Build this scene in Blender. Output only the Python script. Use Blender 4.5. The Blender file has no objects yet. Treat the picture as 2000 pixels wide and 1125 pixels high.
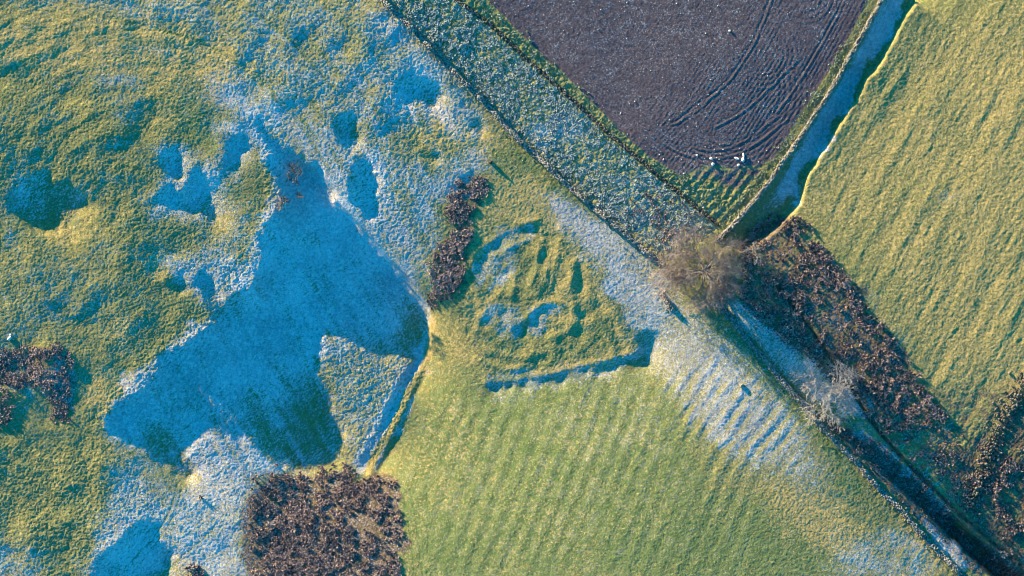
import bpy, math, random
import numpy as np
from mathutils import Vector

SC = bpy.context.scene
C = SC.collection
rng = np.random.default_rng(11)
random.seed(5)

# ------------------------------------------------------------------ camera, sky, sun, exposure
S = 0.1                      # metres per photograph pixel (2000 x 1125)
TH = math.radians(43.0)      # direction the sunlight travels over the ground
TAN = 0.21                   # tangent of the sun's elevation
ELEV = math.atan(TAN)

cam = bpy.data.cameras.new('camera')
camo = bpy.data.objects.new('camera', cam); C.objects.link(camo)
CAMH = 1000.0
camo.location = (0, 0, CAMH)
cam.sensor_width = 36.0
cam.lens = 36.0 * CAMH / 200.0
cam.clip_start = 1.0; cam.clip_end = 12000.0
SC.camera = camo

world = bpy.data.worlds.new('World'); SC.world = world
world.use_nodes = True
wn = world.node_tree.nodes; wl = world.node_tree.links
bg = wn['Background']
sky = wn.new('ShaderNodeTexSky'); sky.sky_type = 'NISHITA'; sky.sun_disc = False
sky.sun_elevation = ELEV; sky.sun_rotation = math.radians(-47.0)
sky.ozone_density = 4.0; sky.air_density = 1.0; sky.dust_density = 0.2
tint = wn.new('ShaderNodeMixRGB'); tint.blend_type = 'MULTIPLY'; tint.inputs[0].default_value = 1.0
tint.inputs[2].default_value = (0.03, 0.88, 1.0, 1)      # clear frosty morning: deep azure sky
wl.new(sky.outputs[0], tint.inputs[1]); wl.new(tint.outputs[0], bg.inputs[0])
bg.inputs[1].default_value = 0.125

sun = bpy.data.lights.new('sun', 'SUN'); sun.energy = 5.0; sun.angle = math.radians(0.5)
sun.color = (1.0, 0.70, 0.34)
suno = bpy.data.objects.new('sun', sun); C.objects.link(suno)
sdir = Vector((math.cos(TH), -math.sin(TH), -TAN))
suno.rotation_euler = sdir.to_track_quat('-Z', 'Y').to_euler()
suno.location = (-150, 150, 80)

SC.view_settings.view_transform = 'Standard'; SC.view_settings.look = 'None'
SC.view_settings.exposure = 1.85; SC.view_settings.gamma = 1.0
SC.cycles.filter_width = 0.9

# ------------------------------------------------------------------ numeric helpers
def sstep(a, b, x):
    t = np.clip((x - a) / (b - a), 0, 1); return t * t * (3 - 2 * t)

def vnoise(x, y, scale, seed):
    """smooth value noise in -1..1, feature size = scale"""
    r = np.random.default_rng(seed); n = 512
    lat = r.uniform(-1, 1, (n, n))
    xs = x / scale + 1000.37; ys = y / scale + 1000.71
    xi = np.floor(xs).astype(np.int64); yi = np.floor(ys).astype(np.int64)
    fx = xs - xi; fy = ys - yi
    fx = fx * fx * (3 - 2 * fx); fy = fy * fy * (3 - 2 * fy)
    x0 = xi % n; x1 = (xi + 1) % n; y0 = yi % n; y1 = (yi + 1) % n
    a = lat[y0, x0] * (1 - fx) + lat[y0, x1] * fx
    b = lat[y1, x0] * (1 - fx) + lat[y1, x1] * fx
    return a * (1 - fy) + b * fy

def inpoly(poly, x, y):
    p = np.asarray(poly, float); ins = np.zeros(x.shape, bool)
    q = np.roll(p, -1, 0)
    for (ax, ay), (bx, by) in zip(p, q):
        if ay == by: continue
        c = ((ay > y) != (by > y)) & (x < (bx - ax) * (y - ay) / (by - ay) + ax)
        ins ^= c
    return ins

def smooth_line(pts, n=4):
    p = np.asarray(pts, float)
    for _ in range(2):
        q = [p[0]]
        for a, b in zip(p[:-1], p[1:]): q += [a * .75 + b * .25, a * .25 + b * .75]
        q.append(p[-1]); p = np.array(q)
    return p

def linedist(pts, x, y, maxd=200):
    """distance to a polyline, signed side (+ right of travel in picture terms) and arclength"""
    p = np.asarray(pts, float)
    d = np.full(x.shape, 1e4); sd = np.ones(x.shape); al = np.zeros(x.shape); acc = 0
    bb = (x > p[:, 0].min() - maxd) & (x < p[:, 0].max() + maxd) & (y > p[:, 1].min() - maxd) & (y < p[:, 1].max() + maxd)
    xx = x[bb]; yy = y[bb]; dd = d[bb]; ss = sd[bb]; aa = al[bb]
    for a, b in zip(p[:-1], p[1:]):
        v = b - a; L = np.hypot(*v) + 1e-9
        t = np.clip(((xx - a[0]) * v[0] + (yy - a[1]) * v[1]) / L / L, 0, 1)
        ex = xx - a[0] - t * v[0]; ey = yy - a[1] - t * v[1]
        e = np.hypot(ex, ey); m = e < dd
        dd[m] = e[m]; ss[m] = np.sign(v[0] * ey - v[1] * ex)[m]; aa[m] = (acc + t * L)[m]
        acc += L
    d[bb] = dd; sd[bb] = ss; al[bb] = aa
    return d, sd, al

def bilin(arr, gx, gy):
    gx = np.clip(gx, 0, arr.shape[1] - 1.001); gy = np.clip(gy, 0, arr.shape[0] - 1.001)
    xi = gx.astype(np.int64); yi = gy.astype(np.int64); fx = gx - xi; fy = gy - yi
    return (arr[yi, xi] * (1 - fx) + arr[yi, xi + 1] * fx) * (1 - fy) + (arr[yi + 1, xi] * (1 - fx) + arr[yi + 1, xi + 1] * fx) * fy

def blur(a, passes):
    for _ in range(passes):
        p = np.pad(a, 1, mode='edge')
        a = (p[:-2, 1:-1] + 2 * p[1:-1, 1:-1] + p[2:, 1:-1]) * .25
        p = np.pad(a, 1, mode='edge')
        a = (p[1:-1, :-2] + 2 * p[1:-1, 1:-1] + p[1:-1, 2:]) * .25
    return a

# ------------------------------------------------------------------ the lie of the land
# hollows, scarps and ditches of the hillside, plus a gully added for shade, as plan outlines (each is deep enough that the low sun misses its floor)
HOLLOWS = [
 [(500,228),(530,262),(564,297),(617,313),(632,341),(645,380),(695,441),(731,484),(777,537),(809,576),(831,612),(836,640),(831,676),(802,701),(749,697),(699,672),(640,656),(621,711),(635,770),(656,825),(664,885),(635,910),(589,920),(546,913),(500,878),(437,860),(391,855),(363,874),(359,896),(377,935),(356,931),(320,913),(277,885),(249,867),(206,846),(199,821),(228,782),(284,757),(302,732),(309,697),(355,679),(391,654),(419,626),(455,580),(490,569),(500,523),(500,477),(511,459),(532,416),(555,391),(540,350),(520,310),(535,295),(505,250),(490,235)],
 [(18,384),(60,345),(75,331),(103,324),(107,356),(153,363),(167,391),(135,437),(103,453),(71,452),(32,434),(18,410)],
 [(315,290),(325,285),(352,300),(355,340),(345,355),(325,345)],
 [(262,407),(300,385),(340,362),(352,368),(340,395),(300,410)],
 [(362,335),(395,308),(400,325),(390,350),(403,372),(427,434),(400,428),(360,415),(350,390),(368,365)],
 [(425,278),(450,265),(482,262),(487,285),(470,320),(455,350),(448,330),(440,300)],
 [(385,510),(400,525),(425,560),(425,600),(415,622),(400,590),(395,560),(375,540)],
 [(322,545),(345,535),(370,560),(365,578),(340,568)],
 [(647,228),(668,215),(678,205),(690,215),(692,235),(697,262),(695,290),(685,300),(665,285),(648,262)],
 [(700,300),(720,320),(738,350),(742,400),(735,425),(715,420),(695,400),(685,360),(690,320)],
 [(765,170),(800,150),(835,148),(858,165),(855,195),(835,207),(805,195),(775,190)],
 [(905,250),(925,225),(943,240),(942,258),(915,258)],
 [(865,380),(895,355),(930,325),(935,335),(905,365),(885,385),(868,392)],
 [(820,300),(845,285),(860,300),(850,315),(830,310)],
 [(986,461),(1002,451),(1029,441),(1052,437),(1046,457),(1025,457),(1008,469),(991,476)],
 [(991,491),(1015,486),(1029,473),(1032,481),(1019,495),(1005,498)],
 [(948,481),(971,469),(975,481),(961,495),(948,505),(944,528),(931,545),(907,552),(914,539),(927,532),(937,515),(927,508),(934,495),(951,491)],
 [(975,522),(988,515),(997,528),(988,549),(978,549),(971,539)],
 [(964,606),(985,596),(995,606),(988,616),(971,620)],
 [(1005,657),(1010,633),(1025,626),(1029,642),(1020,653)],
 [(1049,616),(1069,603),(1089,596),(1089,609),(1073,616),(1059,620),(1056,633),(1051,633)],
 [(1054,657),(1062,643),(1062,657)],
 [(1089,664),(1110,657),(1123,636),(1127,623),(1132,643),(1140,658),(1128,653),(1116,667),(1100,674)],
 [(1105,532),(1123,525),(1130,528),(1116,545),(1106,542)],
 [(948,758),(964,751),(998,751),(1049,745),(1096,733),(1137,723),(1144,728),(1177,714),(1228,701),(1248,694),(1252,684),(1238,667),(1248,657),(1265,643),(1290,630),(1285,655),(1272,704),(1264,712),(1228,712),(1177,725),(1137,732),(1096,747),(1032,755),(998,760),(964,764)],
 [(833,655),(838,668),(826,700),(808,735),(790,765),(775,800),(755,840),(738,860),(722,885),(708,925),(698,915),(703,895),(718,870),(733,850),(747,820),(757,790),(772,765),(790,730),(806,705),(822,680)],
 [(838,728),(825,745),(808,780),(790,820),(782,850),(765,885),(745,915),(735,930),(732,920),(750,890),(765,860),(772,840),(790,800),(810,760),(826,735)],
 [(1755,-90),(1727,0),(1699,53),(1653,132),(1617,196),(1578,252),(1543,306),(1503,363),(1470,410),(1425,465),(1420,480),(1450,490),(1490,470),(1520,440),(1550,411),(1564,391),(1576,341),(1600,306),(1617,277),(1653,220),(1683,174),(1694,153),(1731,103),(1770,28),(1791,0),(1840,-90)],
 [(1600,808),(1640,826),(1680,848),(1720,876),(1760,908),(1800,948),(1850,995),(1900,1045),(1960,1090),(2050,1148),(2050,1185),(1950,1130),(1900,1090),(1855,1045),(1815,1003),(1780,975),(1745,940),(1705,902),(1660,862),(1622,832)],  # gully added to deepen the shade below the trees
 [(250,1040),(265,1020),(290,1015),(312,1035),(318,1060),(330,1090),(300,1135),(240,1180),(200,1135),(175,1100),(200,1080),(235,1070)],
]
WALL1 = [(715,-40),(740,-10),(765,18),(800,50),(830,82),(862,115),(895,150),(930,184),(960,215),(985,245),(1010,270),(1045,300),(1080,335),(1130,380),(1175,420),(1220,455),(1262,490),(1297,516)]
WALL1B = [(1292,574),(1302,590),(1312,606)]
WALL2 = [(850,-40),(893,0),(960,50),(1040,125),(1120,195),(1200,270),(1290,345),(1350,395),(1403,437)]
WALL3 = [(1742,-40),(1722,0),(1694,53),(1648,132),(1612,196),(1573,252),(1538,306),(1498,363),(1462,405),(1430,442),(1398,474)]
WALL4 = [(1398,588),(1425,618),(1455,655),(1482,690),(1518,730),(1555,772),(1590,815),(1622,852),(1655,885),(1690,920),(1722,958),(1760,995),(1800,1040),(1840,1085),(1870,1112),(1900,1150)]
DITCH = [(840,640),(832,690),(800,760),(765,830),(740,880),(705,935)]
WALL5 = [(2015,745),(1990,775),(1970,805),(1950,840),(1940,875),(1930,905),(1920,940),(1905,970),(1888,1000)]
STREAM = [(1520,560),(1560,610),(1590,650),(1625,705),(1655,745),(1690,800),(1720,845),(1770,900),(1830,960),(1900,1025),(1960,1075),(2040,1140)]

CT, ST = math.cos(TH), math.sin(TH)
U0, U1, V0, V1 = -300.0, 2500.0, -1560.0, 1060.0       # sun-aligned frame around the picture

def solve_land():
    h = None; prev = None
    for step, iters, sm in ((20.0, 700, 3), (10.0, 220, 2), (5.0, 50, 2), (2.5, 8, 2)):
        us = np.arange(U0, U1, step); vs = np.arange(V0, V1, step)
        UU, VV = np.meshgrid(us, vs)
        X = UU * CT - VV * ST; Y = UU * ST + VV * CT
        dk_, _, _ = linedist(DITCH, X, Y, 60); k = np.where(X > 1380, 0.35, np.where(dk_ < 45, .22, 1.0))
        Xw = X + k * (7.0 * vnoise(X, Y, 30, 1) + 5 * vnoise(X, Y, 13, 61) + 3.0 * vnoise(X, Y, 6, 2))
        Yw = Y + k * (7.0 * vnoise(X, Y, 30, 3) + 5 * vnoise(X, Y, 13, 62) + 3.0 * vnoise(X, Y, 6, 4))
        sh = np.zeros(X.shape, bool)
        for poly in HOLLOWS:
            p = np.array(poly)
            bb = (Xw > p[:, 0].min()) & (Xw < p[:, 0].max()) & (Yw > p[:, 1].min()) & (Yw < p[:, 1].max())
            idx = np.nonzero(bb)
            if len(idx[0]): sh[idx] |= inpoly(poly, Xw[idx], Yw[idx])
        if step < 6:        # the edge of the shade is broken up by tussocks
            fe = blur(sh.astype(float), 6 if step > 3 else 14)
            loose = (X < 1380) & (dk_ > 45) & ~((X > 640) & (X < 850) & (Y > 330) & (Y < 640))
            sh = np.where(loose, fe + .34 * vnoise(X, Y, 9, 65) + .22 * vnoise(X, Y, 4.5, 66) > .5, sh)
        f = blur(sh.astype(float), max(1, int((22.0 / step) ** 2 / 4)) if step > 3 else 30)
        dip = .35 + 4.0 * np.clip((f - .5) * 2, 0, 1) ** 1.8 + (((X > 1380) & (Y < 500)) | (dk_ < 45)) * 6 * np.clip((f - .4) * 2, 0, 1)
        lit = ~sh
        w = np.cumsum(lit, 1) * step * TAN * 0.70
        dw, _, _ = linedist(WALL3, X, Y, 30); bump = np.where(dw < max(5.0, step * .6), 18.0, 0.0)   # the track-side wall throws the shade there
        if h is None:
            h = np.zeros(X.shape)
        else:
            pu, pv, ps = prev
            h = bilin(h, (UU - pu) / ps, (VV - pv) / ps)
        for it in range(iters):
            if not (step < 3 and it >= iters - 2): h = blur(h, sm)
            g = h + TAN * UU
            gl = np.where(lit, g - w, -1e9); gb = np.maximum.accumulate(np.where(lit, g - w + bump, -1e9), 1) + w
            rm = np.maximum.accumulate(gl, 1) + w
            rm = np.where(rm < -1e8, g, rm)
            lo = np.minimum(g, rm - dip)
            far = (X > 1400) & (bump == 0) & (dw > 25)
            g = np.where(lit, np.where(far, np.maximum(rm, gb), rm), lo)
            h = g - TAN * UU
            if step > 6: h -= h.mean() * 0.05
        prev = (us[0], vs[0], step)
    return blur(h, 3), prev

LAND, (LU, LV, LS) = solve_land()
def land(x, y):
    """ground height in picture pixels (1 px = 0.1 m) at picture coordinates"""
    u = x * CT + y * ST; v = -x * ST + y * CT
    return bilin(LAND, (u - LU) / LS, (v - LV) / LS)

# ------------------------------------------------------------------ painted-by-plan ground cover masks (frost, dry grass ...)
MR = 5.0
mx, my = np.meshgrid(np.arange(-150, 2150 + 1, MR), np.arange(-150, 1275 + 1, MR))
def cover(items):
    out = np.zeros(mx.shape)
    for poly, val, bl in items:
        if bl >= 12: bl *= 1.5
        m = blur(inpoly(poly, mx, my).astype(float), max(1, int((bl / MR) ** 2)))
        out = out * (1 - m) + val * m if val >= 0 else out * (1 + val * m)
    return out
def at(mask, x, y): return bilin(mask, (x + 150) / MR, (y + 150) / MR)
BIG = [(-400,-400),(2400,-400),(2400,1500),(-400,1500)]
A_IN = [(480,215),(560,285),(640,335),(700,430),(835,600),(840,690),(700,680),(640,690),(660,880),(590,920),(360,930),(200,850),(190,810),(300,700),(440,580),(490,480),(540,360)]
FROST = cover([
 (BIG, .22, 1),
 ([(900,440),(1080,430),(1240,680),(960,745),(880,620)], .18, 10),
 ([(-50,-50),(760,-50),(900,130),(960,240),(900,330),(700,300),(560,200),(420,100),(200,40)], .50, 30),
 ([(300,-50),(720,-50),(760,60),(700,110),(480,60)], .46, 25),
 ([(660,0),(760,30),(860,150),(830,160),(700,60)], .68, 15),
 ([(395,130),(450,140),(560,200),(640,250),(760,280),(860,300),(880,360),(840,450),(835,600),(800,570),(690,440),(620,320),(540,280),(440,220),(400,180)], .70, 22),
 ([(690,130),(880,130),(900,190),(950,230),(940,270),(850,230),(740,220)], .66, 20),
 ([(700,230),(830,230),(900,290),(860,330),(760,290)], .42, 18),
 (A_IN, .86, 8),
 ([(540,300),(640,340),(720,450),(800,580),(700,600),(600,480)], .98, 20), ([(380,660),(460,600),(520,700),(420,740)], .97, 20),
 ([(770,590),(815,600),(825,680),(760,690)], .35, 14),
 ([(480,790),(640,740),(665,900),(560,915),(480,860)], .42, 22),
 ([(230,830),(330,850),(370,930),(300,910)], .45, 16),
 ([(640,660),(830,700),(760,850),(690,920),(660,880),(640,780)], .55, 14), ([(620,640),(720,650),(800,700),(700,740),(660,820),(630,760)], .56, 14),
 ([(350,870),(440,865),(500,890),(500,940),(490,1130),(330,1130),(310,1000),(380,940)], .74, 14),
 ([(210,930),(320,940),(330,1130),(160,1130),(200,1050)], .70, 18),
 ([(-50,1040),(60,1060),(110,1130),(-50,1200)], .55, 20),
 ([(170,120),(290,150),(260,230),(180,200)], .45, 16),
 ([(-50,440),(220,430),(240,560),(200,680),(-50,660)], .34, 40),
 ([(10,380),(70,330),(170,370),(150,440),(60,455)], .36, 12),
 ([(300,290),(430,300),(430,430),(260,410),(340,360)], .66, 12),
 ([(420,260),(500,240),(500,300),(450,350)], .74, 12),
 ([(430,360),(500,420),(480,500),(420,480),(380,430)], .55, 18),
 ([(310,520),(380,500),(430,560),(430,620),(390,580)], .72, 14),
 ([(370,480),(480,500),(470,590),(425,600),(400,530)], .74, 14),
 ([(210,860),(360,930),(300,980),(220,930)], .50, 16),
 ([(860,340),(950,300),(940,340),(870,400)], .85, 12),
 ([(1060,370),(1100,380),(1200,440),(1300,540),(1310,620),(1290,650),(1250,640),(1190,560),(1120,470)], .84, 12),
 ([(1200,470),(1270,520),(1300,570),(1250,570),(1200,520)], .62, 14),
 ([(1240,600),(1320,600),(1400,640),(1480,720),(1580,850),(1570,920),(1480,900),(1380,860),(1300,760),(1260,720)], .66, 22),
 ([(1500,850),(1600,880),(1650,960),(1560,950),(1480,920)], .55, 22),
 ([(1620,1060),(1720,1060),(1820,1090),(1860,1140),(1640,1140)], .62, 20),
 ([(1730,1020),(1830,1080),(1800,1100),(1730,1060)], .60, 12),
 ([(860,740),(1300,760),(1340,900),(1280,1000),(1100,1140),(860,1140),(780,1000)], .27, 40),
 ([(1080,760),(1260,740),(1330,880),(1230,920),(1080,900)], .36, 40),
 ([(760,0),(890,-10),(1000,90),(1200,275),(1400,440),(1380,470),(1300,510),(1130,375),(960,210)], .42, 5),
 ([(1200,330),(1400,440),(1370,480),(1300,510),(1180,410)], .52, 20),
 ([(1020,250),(1110,215),(1150,260),(1060,300)], .74, 10),
 ([(950,-40),(1690,-60),(1600,180),(1510,330),(1340,360),(1150,190)], .30, 10),
 ([(1600,100),(1690,-40),(1600,190),(1520,310),(1400,330),(1480,250)], .24, 15),
 ([(1725,-60),(1805,-60),(1790,0),(1766,32),(1728,107),(1692,158),(1680,180),(1650,225),(1613,282),(1596,311),(1572,346),(1557,405),(1480,425),(1560,300),(1660,130)], .95, 3),
 ([(1640,120),(1720,-40),(1750,-40),(1700,60),(1660,140)], .25, 8),
 ([(1400,480),(1470,420),(1530,380),(1560,410),(1500,470),(1430,500)], .22, 8),
 ([(1800,-50),(2100,-50),(2100,760),(1860,760),(1700,580),(1560,410),(1640,260)], .0, 6),
 ([(1850,370),(1890,370),(1890,410),(1850,410)], .55, 14),
 ([(1560,410),(1750,660),(1850,830),(1900,1000),(1800,960),(1620,790),(1440,600),(1440,480)], .30, 8),
 ([(1430,570),(1520,640),(1620,740),(1700,780),(1690,820),(1580,780),(1420,610)], .66, 10),
 ([(1600,800),(1700,850),(1800,930),(1900,1030),(2000,1110),(2000,1180),(1900,1110),(1760,980),(1640,850)], .36, 8),
 ([(1740,880),(1800,935),(1870,1000),(1860,1015),(1790,950),(1730,895)], .55, 8), ([(1680,835),(1710,850),(1720,875),(1690,860)], .55, 7),
 ([(1800,1005),(1850,1050),(1900,1100),(1890,1120),(1840,1075)], .85, 6), ([(1860,1040),(1890,1060),(1890,1085),(1865,1070)], .8, 7),
 ([(480,960),(560,915),(700,930),(780,940),(785,1140),(480,1140)], .42, 8), ([(-50,690),(100,675),(140,740),(135,820),(95,790),(-50,770)], .4, 8),
 ([(940,750),(1130,720),(1245,690),(1275,660),(1280,700),(1200,735),(1060,765),(950,775)], .55, 6),
 ([(985,455),(1050,435),(1040,480),(990,500),(950,540),(910,555),(940,490)], .55, 7),
 ([(960,590),(1030,600),(1030,660),(1000,665),(960,630)], .55, 8),
 ([(1045,600),(1095,590),(1100,620),(1060,660),(1045,650)], .62, 6),
 ([(960,505),(1000,505),(1000,550),(970,555)], .6, 6),
 ([(835,640),(845,660),(800,760),(760,860),(705,930),(690,910),(760,770)], .92, 4),
 ([(812,770),(822,775),(790,850),(735,935),(728,925),(790,800)], .75, 4),
])
DRY = cover([
 (BIG, .30, 1),
 ([(-50,40),(240,50),(420,110),(520,180),(440,200),(300,150),(100,140),(-50,150)], .95, 25),
 ([(300,150),(400,170),(420,200),(380,260),(300,240)], .75, 20),
 ([(200,60),(420,80),(520,160),(480,190),(350,150)], .85, 18),
 ([(-50,0),(300,-30),(420,60),(200,30),(-50,60)], .55, 20),
 ([(800,200),(960,230),(1000,300),(900,340),(820,280)], .70, 20),
 ([(900,440),(960,350),(1060,330),(1140,460),(1090,450),(980,440),(930,500)], .97, 10),  # dry earthwork grass, brightened further in place of sun on its banks
 ([(910,560),(970,560),(1000,600),(960,640),(920,620)], .95, 10),
 ([(1020,470),(1110,460),(1180,560),(1140,600),(1060,580)], .78, 16),
 ([(1050,580),(1130,580),(1140,640),(1100,670),(1040,640)], .85, 10),
 ([(940,740),(1080,715),(1200,690),(1250,675),(1245,695),(1100,735),(950,752)], 1.0, 6),
 ([(890,620),(1000,660),(1180,640),(1230,680),(1100,710),(940,740),(880,690)], .62, 16),
 ([(1150,560),(1190,560),(1250,690),(1200,690)], .8, 8),
 ([(1600,350),(1760,70),(1860,80),(1760,300),(1680,450),(1570,420)], .72, 30),
 ([(1760,100),(2100,-50),(2100,760),(1860,740),(1700,560),(1760,300)], .70, 40),
 ([(1780,640),(1960,650),(2050,760),(1940,820),(1840,780)], .80, 25),
 ([(1480,960),(1600,960),(1720,1040),(1640,1080),(1540,1030)], .92, 18),
 ([(1760,1010),(1850,1080),(1840,1120),(1780,1070)], .8, 10),
 ([(160,730),(250,730),(280,760),(200,800),(150,790)], .92, 10),
 ([(200,600),(260,620),(250,700),(210,680)], .75, 12),
 ([(300,500),(330,500),(330,560),(300,560)], .85, 8),
 ([(840,620),(855,640),(800,780),(750,880),(715,935),(735,880),(800,740)], 1.0, 3),
 ([(760,740),(800,700),(740,830),(700,890)], .8, 5),
 ([(1250,480),(1310,540),(1310,580),(1260,560)], .75, 12),
 ([(1120,360),(1300,520),(1270,520),(1110,390)], .40, 6),
])
SOIL = cover([
 ([(955,0),(1000,50),(1080,125),(1150,190),(1210,255),(1270,305),(1330,343),(1380,322),(1440,326),(1495,322),(1525,292),(1550,245),(1600,170),(1655,80),(1695,0),(1740,-200),(800,-200)], 1.0, 4),
 ([(1330,345),(1380,322),(1450,330),(1510,300),(1490,345),(1440,380),(1380,360)], .55, 9),
])
DARK = cover([      # heather-brown and peaty ground, with shade painted in under bracken and along the gully
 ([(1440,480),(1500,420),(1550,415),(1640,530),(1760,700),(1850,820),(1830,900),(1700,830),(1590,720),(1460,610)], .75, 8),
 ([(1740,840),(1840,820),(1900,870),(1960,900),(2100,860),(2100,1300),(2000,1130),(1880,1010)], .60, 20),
 ([(1590,800),(1700,850),(1800,930),(1900,1030),(2050,1120),(2050,1200),(1900,1110),(1760,985),(1640,855)], .85, 7),  # shade painted into the gully floor
 ([(480,960),(560,915),(700,930),(780,940),(785,1140),(480,1140)], .85, 6),  # brown ground, darkened to paint in shade between the fronds
 ([(-50,690),(100,675),(140,740),(135,820),(95,790),(-50,770)], .65, 8),
 ([(5,772),(60,758),(92,770),(104,815),(92,840),(5,850)], -.9, 5),
 ([(865,395),(905,355),(955,345),(950,380),(900,440),(925,460),(895,565),(835,600),(850,500),(880,450)], .6, 5),
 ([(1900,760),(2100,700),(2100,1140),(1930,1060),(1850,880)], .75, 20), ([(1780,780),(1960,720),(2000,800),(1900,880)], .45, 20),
])
LUSH = cover([
 (BIG, .35, 1),
 ([(330,160),(420,220),(440,300),(360,280)], .8, 15),
 ([(850,740),(1300,740),(1420,1000),(1440,1140),(780,1140),(790,900)], .9, 30),
 ([(1380,960),(1500,980),(1640,1080),(1640,1140),(1380,1140)], .80, 20),
 ([(940,310),(1000,300),(960,345)], .9, 10),
 ([(960,640),(1200,620),(1230,680),(960,740)], .6, 10),
 ([(1000,280),(1130,380),(1300,520),(1280,530),(1100,390),(990,300)], .75, 6),
 ([(10,760),(80,755),(105,800),(95,830),(10,850)], .25, 6),
 ([(1400,610),(1500,720),(1620,850),(1700,950),(1690,970),(1580,850),(1480,740),(1380,640)], .8, 8),
])
ROUGH = cover([      # how tussocky the sward is
 (BIG, .45, 1),
 ([(-50,-50),(760,-50),(960,240),(900,330),(560,200),(300,60)], .75, 30),
 ([(-50,140),(280,160),(400,300),(480,480),(400,620),(250,720),(-50,650)], .62, 40),
 ([(640,250),(830,300),(835,600),(690,430)], .7, 20),
 (A_IN, .45, 10),
 ([(500,230),(560,240),(560,420),(500,540),(430,640),(320,740),(210,850),(170,820),(280,700),(400,590),(480,460),(520,380)], .9, 10),
 ([(600,660),(700,665),(690,720),(660,800),(680,900),(600,930),(520,900),(630,860),(615,740)], .85, 8),
 ([(760,0),(890,-10),(1000,90),(1200,275),(1400,440),(1380,470),(1300,510),(1130,375),(960,210)], 1.1, 5),
 ([(893,0),(940,0),(1150,195),(1330,345),(1500,325),(1420,440),(1290,345),(1050,130)], 1.3, 5),
 ([(1725,-40),(1800,-40),(1700,140),(1600,290),(1555,400),(1480,420),(1560,300),(1660,130)], .12, 4),
 ([(1800,-50),(2100,-50),(2100,760),(1860,760),(1700,580),(1560,410),(1640,260)], .42, 6),
 ([(640,660),(830,700),(760,850),(690,920),(660,880),(640,780)], .85, 10),
 ([(350,870),(500,890),(490,1130),(330,1130)], .6, 14),
 ([(-50,860),(200,870),(330,980),(200,1130),(-50,1130)], .75, 14),
 ([(900,340),(1070,320),(1250,690),(950,770),(880,600)], .45, 10),
 ([(955,0),(1270,305),(1495,322),(1695,0),(1740,-200),(800,-200)], .5, 4),
 ([(1440,480),(1550,415),(1850,820),(2100,860),(2100,1300),(1880,1010),(1590,720)], .8, 8),
])

PATHS = [   # sheep trods and wheelings: line, half width, depth
 ([(230,38),(300,55),(370,75),(420,97),(470,130),(520,175),(560,215),(600,262),(640,330)], 3.0, .8),
 ([(420,92),(470,120),(510,155),(550,195),(590,235),(620,270)], 2.5, .6),
 ([(240,60),(320,60),(400,82)], 2.0, .5),
 ([(560,70),(620,140),(680,200),(730,260),(760,330),(770,400)], 2.0, .5),
 ([(590,60),(650,130),(710,185),(760,250)], 1.6, .4),
 ([(660,400),(690,430),(700,480),(740,560),(770,640)], 2.0, .6),
 ([(610,330),(640,400),(655,460),(690,520),(720,590),(760,660)], 2.2, .6),
 ([(620,470),(630,530),(660,580),(700,640)], 1.8, .5),
 ([(345,945),(335,985),(320,1020),(290,1060),(240,1110)], 2.2, .8),
 ([(355,945),(345,985),(330,1025),(300,1065),(255,1120)], 1.8, .6),
 ([(440,1000),(400,1050),(340,1100),(300,1140)], 2.0, .6),
 ([(785,960),(800,1040),(810,1130)], 2.0, .5), ([(800,960),(816,1040),(826,1130)], 2.0, .5), ([(832,950),(836,1040),(834,1130)], 1.6, .5),
 ([(1700,940),(1760,1000),(1830,1080),(1860,1120)], 2.0, .5), ([(1670,950),(1740,1020),(1810,1100)], 1.8, .5),
 ([(1560,870),(1640,930),(1720,1010)], 1.5, .4),
]

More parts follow.
